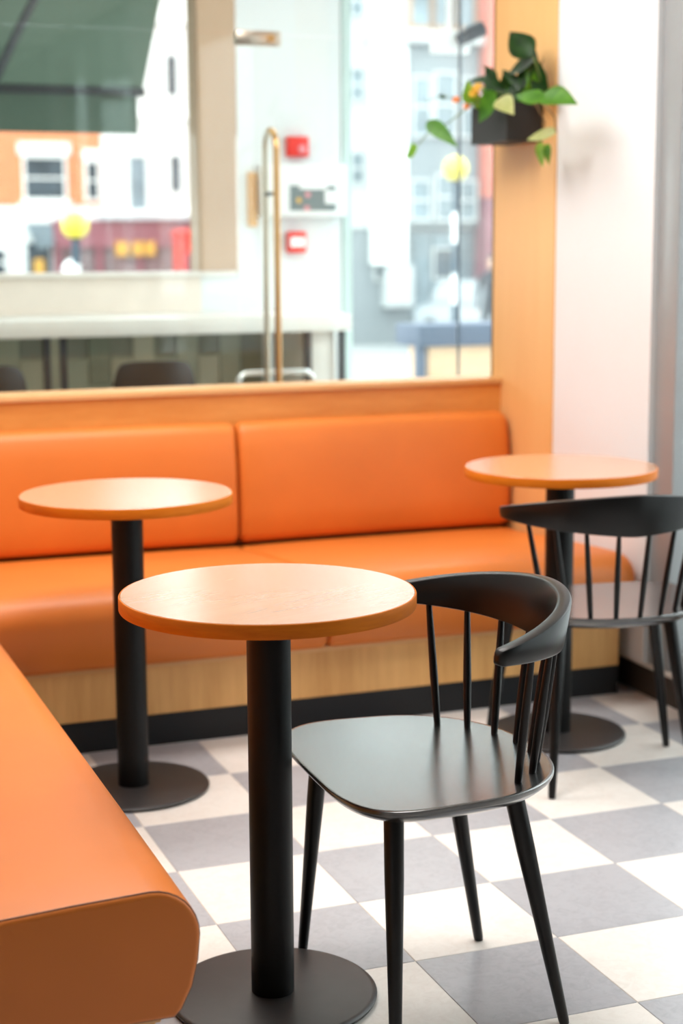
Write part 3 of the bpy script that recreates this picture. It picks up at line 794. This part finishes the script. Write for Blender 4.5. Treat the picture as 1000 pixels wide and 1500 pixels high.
# awning over the counter window
aw = thing('awning', 'dark green fabric awning with valance outside the counter room window', 'awning', (0, 0, 0))
bm = bmesh.new()
q = [(-2.6, 4.36, 3.27), (0.655, 4.36, 3.27), (0.655, 5.50, 2.15), (-2.6, 5.50, 2.15)]
V = [bm.verts.new(p) for p in q]; bm.faces.new(V); bmesh.ops.solidify(bm, geom=list(bm.faces), thickness=0.004)
mesh_obj('canopy', bm, M['awning'], aw, smooth=False)
bx('front_bar', -2.6, 0.665, 5.49, 5.53, 2.105, 2.150, M['dark_metal'], aw, 0.006)
bx('valance', -2.6, 0.625, 5.508, 5.514, 1.915, 2.104, M['valance'], aw)
bm = bmesh.new(); tube(bm, [(-0.20, 4.4, 2.95), (0.06, 4.75, 2.62), (-0.05, 5.1, 2.35), (-0.12, 5.48, 2.13)], 0.022, 10); mesh_obj('folding_arm', bm, M['dark_metal'], aw)
bx('wall_bracket', -2.6, 0.66, 4.325, 4.359, 3.24, 3.32, M['dark_metal'], aw)
struct(bx('wall_outer', -1.95, 2.3, FY + 0.0, FY + 0.12, 2.905, 5.0, M['stucco']), 'shopfront wall above the windows')

# crossing beacons
def beacon(loc, zc, label):
    t = thing('crossing_beacon', label, 'beacon', loc, 0, 'yellow globe crossing beacons')
    h = zc - loc[2]
    n = 7; seg = (h - 0.14) / n
    for k in range(n):
        bm = bmesh.new(); tube(bm, [(0, 0, k * seg), (0, 0, (k + 1) * seg - 0.001)], 0.04, 14)
        mesh_obj('pole_band', bm, M['pole_b'] if k % 2 == 0 else M['pole_w'], t)
    bm = bmesh.new(); ball(bm, (0, 0, h), 0.14, 24); mesh_obj('globe', bm, M['globe'], t)
    bm = bmesh.new(); tube(bm, [(0, 0, h - 0.145), (0, 0, h - 0.11)], [0.05, 0.07], 16); mesh_obj('collar', bm, M['dark_metal'], t)
beacon((2.037, 14.0, -0.34), 1.545, 'yellow globe crossing beacon in the street seen through the counter window')
beacon((6.30, 14.0, -0.34), 2.158, 'yellow globe crossing beacon beyond the entrance, below the hanging plant')

# cafe barrier outside the entrance
t = thing('planter_barrier', 'pale wooden box with slate blue upper panel on the pavement outside', 'barrier', (2.5, 5.5, -0.1245))
bx('wooden_box', -0.30, 0.55, -0.14, 0.14, 0.0005, 0.912, M['pale_wood'], t, 0.004)
bx('upper_panel', -0.37, 0.60, -0.17, 0.17, 0.9125, 1.03, M['slate'], t, 0.005)
for sx in (-0.345, 0.585):
    bx('post', sx - 0.025, sx + 0.025, -0.145, -0.095, 0.0005, 0.912, M['slate'], t, 0.003)

# camera on the reveal beyond the door
t = thing('security_camera', 'small black security camera on a white bracket beyond the glass door', 'camera', (1.70, 3.92, 2.26))
bx('bracket_box', -0.11, 0.06, -0.02, 0.05, -0.07, 0.03, M['white_plastic'], t, 0.006)
bm = bmesh.new(); tube(bm, [(-0.015, -0.06, -0.02), (0.03, -0.06, 0.005), (0.10, -0.06, 0.035)], [0.026, 0.034, 0.034], 18); mesh_obj('camera_body', bm, M['dark_metal'], t)
bm = bmesh.new(); tube(bm, [(0.02, -0.05, 0.0), (0.02, 0.0, -0.01)], 0.012, 10); mesh_obj('arm', bm, M['dark_metal'], t)
bm = bmesh.new(); tube(bm, [(-0.03, 0.02, 0.031), (-0.03, 0.02, 0.64)], 0.012, 10); mesh_obj('drop_rod', bm, M['white_plastic'], t)

# buildings across the street
def window(parent, x0, x1, y, z0, z1, pane='win_dark', frame='stucco', fw=0.08, bars=1, sill=True):
    bm = bmesh.new()
    box(bm, x0 - fw, x0, y - 0.06, y + 0.02, z0, z1); box(bm, x1, x1 + fw, y - 0.06, y + 0.02, z0, z1)
    box(bm, x0 - fw, x1 + fw, y - 0.06, y + 0.02, z1, z1 + fw); box(bm, x0 - fw, x1 + fw, y - 0.06, y + 0.02, z0 - fw, z0)
    if bars: box(bm, x0, x1, y - 0.04, y + 0.0, (z0 + z1) / 2 - 0.03, (z0 + z1) / 2 + 0.03)
    w = mesh_obj('window', bm, M[frame], parent, smooth=False)
    bx('pane', x0, x1, y - 0.02, y - 0.005, z0, z1, M[pane], w)
    return w
t = thing('brick_building', 'orange brick building with white window surrounds across the street', 'building', (0, 0, 0))
bx('wall', -4.0, 9.25, 45.0, 55.0, 2.45, 14.0, M['brick'], t)
bx('ground_storey', -4.0, 9.25, 45.01, 55.0, -0.8, 2.44, M['stucco'], t)
for x in (-2.2, 0.9, 3.9, 7.05):
    window(t, x, x + 1.1, 44.98, 2.66, 3.78); bx('lintel', x - 0.2, x + 1.3, 44.9, 45.0, 3.87, 4.22, M['stucco'], t)
    bx('window_sill', x - 0.2, x + 1.3, 44.85, 45.0, 2.44, 2.57, M['stucco'], t)
window(t, 8.82, 9.12, 44.98, 2.66, 3.66); bx('lintel', 8.7, 9.24, 44.9, 45.0, 3.75, 4.05, M['stucco'], t)
window(t, 6.05, 6.40, 44.98, 0.5, 1.2)
t = thing('white_building', 'white stucco building with narrow windows across the street', 'building', (0, 0, 0))
bx('wall', 9.26, 14.0, 45.0, 55.0, 2.05, 14.0, M['stucco'], t)
for x, z0, z1, pn in ((11.22, 5.6, 6.75, 'win_dark'), (11.28, 2.85, 3.9, 'win_dark'), (10.05, 2.35, 3.85, 'win_pale'), (10.05, 5.6, 7.4, 'win_pale'), (12.9, 2.85, 3.9, 'win_dark'), (12.9, 5.6, 6.75, 'win_dark'), (11.22, 8.4, 9.6, 'win_dark')):
    window(t, x, x + (0.32 if pn == 'win_dark' else 0.5), 44.98, z0, z1, pn, bars=0)
for z in (4.9, 7.6): bx('string_course', 9.26, 14.0, 44.85, 45.0, z, z + 0.16, M['stucco'], t)
bx('cornice', 9.1, 14.0, 44.6, 45.0, 2.06, 2.22, M['stucco_grey'], t)
t = thing('shopfront', 'faded crimson shopfront under the white building across the street', 'shopfront', (0, 0, 0))
bx('fascia', 7.78, 14.0, 44.75, 45.0, 1.25, 2.04, M['shop_pink'], t)
for k in range(6):
    bx('pilaster', 7.78 + k * 1.2, 7.98 + k * 1.2, 44.8, 45.0, -0.8, 1.249, M['shop_pink'], t)
    if k < 5: bx('display_window', 7.985 + k * 1.2, 8.975 + k * 1.2, 44.9, 44.98, -0.4, 1.249, M['shop_glass'], t)
for k, x in enumerate((9.55, 10.05, 10.35)): bx('sign_panel', x, x + 0.36, 44.70, 44.749, 1.02, 1.42, M['amber'], t)
t = thing('doorway', 'dark shop doorway with a small awning beside the crimson shopfront', 'doorway', (7.35, 45.0, -0.8))
bx('opening', -0.33, 0.33, -0.06, 0.0, 0.0, 2.2, M['win_dark'], t)
bx('door_leaf', -0.15, 0.14, -0.10, -0.061, 0.0, 1.75, M['amber'], t)
bm = bmesh.new(); V = [bm.verts.new(p) for p in ((-0.36, -0.06, 2.75), (0.42, -0.06, 2.75), (0.36, -0.5, 2.1), (-0.1, -0.5, 2.0))]; bm.faces.new(V)
bmesh.ops.solidify(bm, geom=list(bm.faces), thickness=0.03); mesh_obj('small_awning', bm, M['win_pale'], t, smooth=False)
t = thing('telephone_box', 'bright red telephone box in front of the crimson shopfront', 'telephone box', (11.5, 43.5, -0.8))
bx('body', -0.45, 0.45, -0.45, 0.45, 0.0, 2.25, M['post_red'], t, 0.02)
bx('roof', -0.5, 0.5, -0.5, 0.5, 2.251, 2.55, M['post_red'], t, 0.12, 4)
for k in range(3): bx('pane', -0.33 + k * 0.24, -0.13 + k * 0.24, -0.47, -0.451, 0.5, 1.9, M['shop_pink'], t)
t = thing('bollard', 'short white bollard below the yellow beacon across the street', 'bollard', (4.62, 27.0, -0.77))
bm = bmesh.new(); lathe(bm, [(0.13, 0), (0.13, 1.55), (0.16, 1.6), (0.16, 1.7), (0.1, 1.8), (0.02, 1.85)], 20); mesh_obj('post', bm, M['pole_w'], t)
bm = bmesh.new(); lathe(bm, [(0.133, 1.1), (0.133, 1.25)], 20, cap=False); mesh_obj('band', bm, M['win_pale'], t)

t = thing('bay_building', 'white bay fronted building with grey windows beyond the entrance', 'building', (0, 0, 0))
bx('wall', 11.05, 14.08, 30.0, 34.0, 1.65, 14.0, M['stucco_shaded'], t)
bx('ground_storey', 11.05, 14.08, 30.05, 34.0, -0.8, 1.64, M['bay_grey_shaded'], t)
bx('pilaster', 11.62, 12.38, 29.75, 29.999, 0.9, 5.45, M['stucco'], t)
bx('pilaster_foot', 11.9, 12.55, 29.80, 30.049, 0.0, 0.89, M['stucco_shaded'], t)
bx('cornice', 11.55, 14.08, 29.6, 29.999, 5.46, 5.72, M['stucco_shaded'], t)
bx('bay_wall', 12.42, 14.05, 29.85, 29.999, 1.70, 5.45, M['bay_grey_shaded'], t)
for x in (12.56, 13.08, 13.58):
    window(t, x, x + 0.40, 29.97, 5.85, 8.0, 'win_mid', 'brown_frame', 0.08)
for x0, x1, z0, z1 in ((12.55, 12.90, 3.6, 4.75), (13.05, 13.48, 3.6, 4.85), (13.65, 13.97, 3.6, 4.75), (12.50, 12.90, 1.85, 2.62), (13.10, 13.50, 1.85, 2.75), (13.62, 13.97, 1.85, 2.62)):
    window(t, x0, x1, 29.83, z0, z1, 'win_mid', 'stucco_shaded', 0.06)
for x0, x1, z0, z1 in ((11.2, 11.45, 6.0, 6.6), (11.2, 11.45, 4.3, 4.9), (11.2, 11.45, 2.6, 3.2)):
    window(t, x0, x1, 29.98, z0, z1, 'win_mid', 'stucco_shaded', 0.05)
for x in (11.75, 13.1): window(t, x, x + 0.5, 30.0, 0.6, 1.2, 'win_dark', 'stucco_shaded', 0.05, 0)
for k in range(3): bx('shop_window', 12.6 + k * 0.48, 13.0 + k * 0.48, 30.0, 30.045, -0.6, 1.5, M['win_mid'], t)
t = thing('red_brick_building', 'red brick building end at the far right of the entrance view', 'building', (0, 0, 0))
bx('wall', 14.10, 18.5, 29.4, 40.0, 2.3, 14.0, M['brick_red'], t)
bx('ground_storey', 14.10, 18.5, 29.45, 40.0, -0.8, 2.29, M['shop_pink'], t)
window(t, 14.9, 15.6, 29.38, 3.0, 4.6); window(t, 14.9, 15.6, 29.38, 6.0, 7.6)
bx('doorway', 14.25, 14.45, 29.40, 29.449, -0.8, 1.5, M['win_dark'], t)
# white terrace to the right of the street window
t = thing('white_terrace', 'white rendered terrace across the road from the street window', 'building', (0, 0, 0))
bx('wall', 12.0, 20.0, -26.0, 14.0, 1.0, 9.0, M['stucco'], t)
bx('ground_storey', 12.01, 20.0, -26.0, 14.0, -0.14, 0.99, M['stucco_grey'], t)
for k in range(9):
    for z in (1.9, 5.0):
        y = -24 + k * 4.1
        w = bx('window', 11.93, 11.999, y, y + 1.2, z, z + 1.9, M['stucco_grey'], t)
        bx('pane', 11.90, 11.929, y + 0.1, y + 1.1, z + 0.1, z + 1.8, M['win_pale'], w)

# parked car seen through the entrance
t = thing('car', 'silver car in the street beyond the entrance', 'car', (13.2, 27.0, -0.77), 0.1)
def car_section(bm, pts, w):
    a = [bm.verts.new((-w / 2, y, z)) for y, z in pts]; b = [bm.verts.new((w / 2, y, z)) for y, z in pts]
    n = len(pts)
    for i in range(n): bm.faces.new((a[i], a[(i + 1) % n], b[(i + 1) % n], b[i]))
    bm.faces.new(a); bm.faces.new(b[::-1])
bm = bmesh.new(); car_section(bm, [(-2.0, 0.28), (2.0, 0.28), (2.05, 0.75), (1.6, 0.88), (-1.1, 0.92), (-1.95, 0.75)], 1.72)
bmesh.ops.bevel(bm, geom=list(bm.edges), offset=0.06, segments=2, affect='EDGES'); mesh_obj('body', bm, M['car'], t)
bm = bmesh.new(); car_section(bm, [(-1.05, 0.88), (1.6, 0.86), (1.2, 1.36), (-0.35, 1.38)], 1.5)
bmesh.ops.bevel(bm, geom=list(bm.edges), offset=0.07, segments=2, affect='EDGES'); mesh_obj('cabin', bm, M['car'], t)
bm = bmesh.new(); V = [bm.verts.new(p) for p in ((-0.62, -0.98, 0.95), (0.62, -0.98, 0.95), (0.56, -0.46, 1.32), (-0.56, -0.46, 1.32))]; bm.faces.new(V)
bmesh.ops.translate(bm, verts=bm.verts, vec=(0, -0.03, 0.01)); bmesh.ops.solidify(bm, geom=list(bm.faces), thickness=0.01); mesh_obj('windscreen', bm, M['win_dark'], t, smooth=False)
for sx in (-1, 1):
    bx('headlamp', sx * 0.62 - 0.16, sx * 0.62 + 0.16, -2.03, -1.9, 0.55, 0.70, M['lamp_white'], t, 0.03)
    for y in (-1.25, 1.25):
        bm = bmesh.new(); tube(bm, [(sx * 0.70, y, 0.30), (sx * 0.88, y, 0.30)], 0.30, 24); mesh_obj('wheel', bm, M['rubber'], t)

# passer-by
def person(loc, rz):
    t = thing('person', 'person in a dark coat walking in the street beyond the entrance', 'person', loc, rz)
    J = {'pel': (0, 0, 0.93), 'ch': (0, 0.0, 1.25), 'sh': (0, 0, 1.42), 'nk': (0, 0, 1.50),
         'hd': (0, 0.02, 1.58), 'hd2': (0, 0.02, 1.70)}
    E_ = [('pel', 'ch'), ('ch', 'sh'), ('sh', 'nk'), ('nk', 'hd'), ('hd', 'hd2')]
    Rr = {'pel': 0.15, 'ch': 0.165, 'sh': 0.12, 'nk': 0.055, 'hd': 0.085, 'hd2': 0.08}
    for s, n in ((-1, 'l'), (1, 'r')):
        for k, p, r_, par in (('hip', (s * 0.10, 0, 0.86), 0.095, 'pel'), ('kn', (s * 0.11, 0.10 * s, 0.48), 0.062, 'hip'), ('an', (s * 0.11, 0.12 * s - 0.06, 0.08), 0.042, 'kn'), ('to', (s * 0.115, 0.12 * s + 0.12, 0.04), 0.035, 'an'),
                              ('sho', (s * 0.19, 0, 1.39), 0.07, 'sh'), ('el', (s * 0.25, -0.08 * s, 1.12), 0.05, 'sho'), ('wr', (s * 0.25, -0.06 * s + 0.10, 0.90), 0.034, 'el'), ('ha', (s * 0.25, -0.06 * s + 0.14, 0.81), 0.03, 'wr')):
            J[k + n] = p; Rr[k + n] = r_; E_.append((par if par in ('pel', 'sh') else par + n, k + n))
    names = list(J); me = bpy.data.meshes.new('body')
    me.from_pydata([J[k] for k in names], [(names.index(a), names.index(b)) for a, b in E_], [])
    o = bpy.data.objects.new('body', me); link(o, t); me.materials.append(M['coat'])
    sk = o.modifiers.new('skin', 'SKIN'); o.modifiers.new('sub', 'SUBSURF').levels = 1
    for i, k in enumerate(names):
        me.skin_vertices[0].data[i].radius = (Rr[k], Rr[k] * (0.7 if k in ('pel', 'ch', 'sh') else 1))
    me.skin_vertices[0].data[0].use_root = True
    bm = bmesh.new(); ball(bm, (0, 0.03, 1.63), 0.098, 20, 0.82, 0.95, 1.22); ball(bm, (0, 0.128, 1.62), 0.016, 10, 0.8, 1, 1.2)
    for s in (-1, 1): ball(bm, (s * 0.082, 0.02, 1.63), 0.02, 8, 0.5, 0.8, 1.2)
    mesh_obj('face', bm, M['skin'], t)
    bm = bmesh.new(); ball(bm, (0, 0.0, 1.67), 0.105, 20, 0.88, 0.95, 1.1); mesh_obj('hair', bm, M['hair'], t)
    for s in (-1, 1):
        bm = bmesh.new(); hx_, hy = s * 0.25, -0.06 * s + 0.14
        ball(bm, (hx_, hy, 0.80), 0.035, 10, 0.5, 0.9, 1.2)
        for k in range(4): tube(bm, [(hx_, hy - 0.03 + 0.018 * k, 0.77), (hx_ - s * 0.006, hy - 0.03 + 0.018 * k, 0.735), (hx_ - s * 0.016, hy - 0.03 + 0.018 * k, 0.705 + 0.006 * abs(k - 1))], 0.008, 6)
        tube(bm, [(hx_, hy + 0.028, 0.80), (hx_ - s * 0.01, hy + 0.048, 0.775), (hx_ - s * 0.014, hy + 0.05, 0.75)], 0.009, 6)
        mesh_obj('hand', bm, M['skin'], t)
person((11.35, 23.5, -0.653), 2.6)
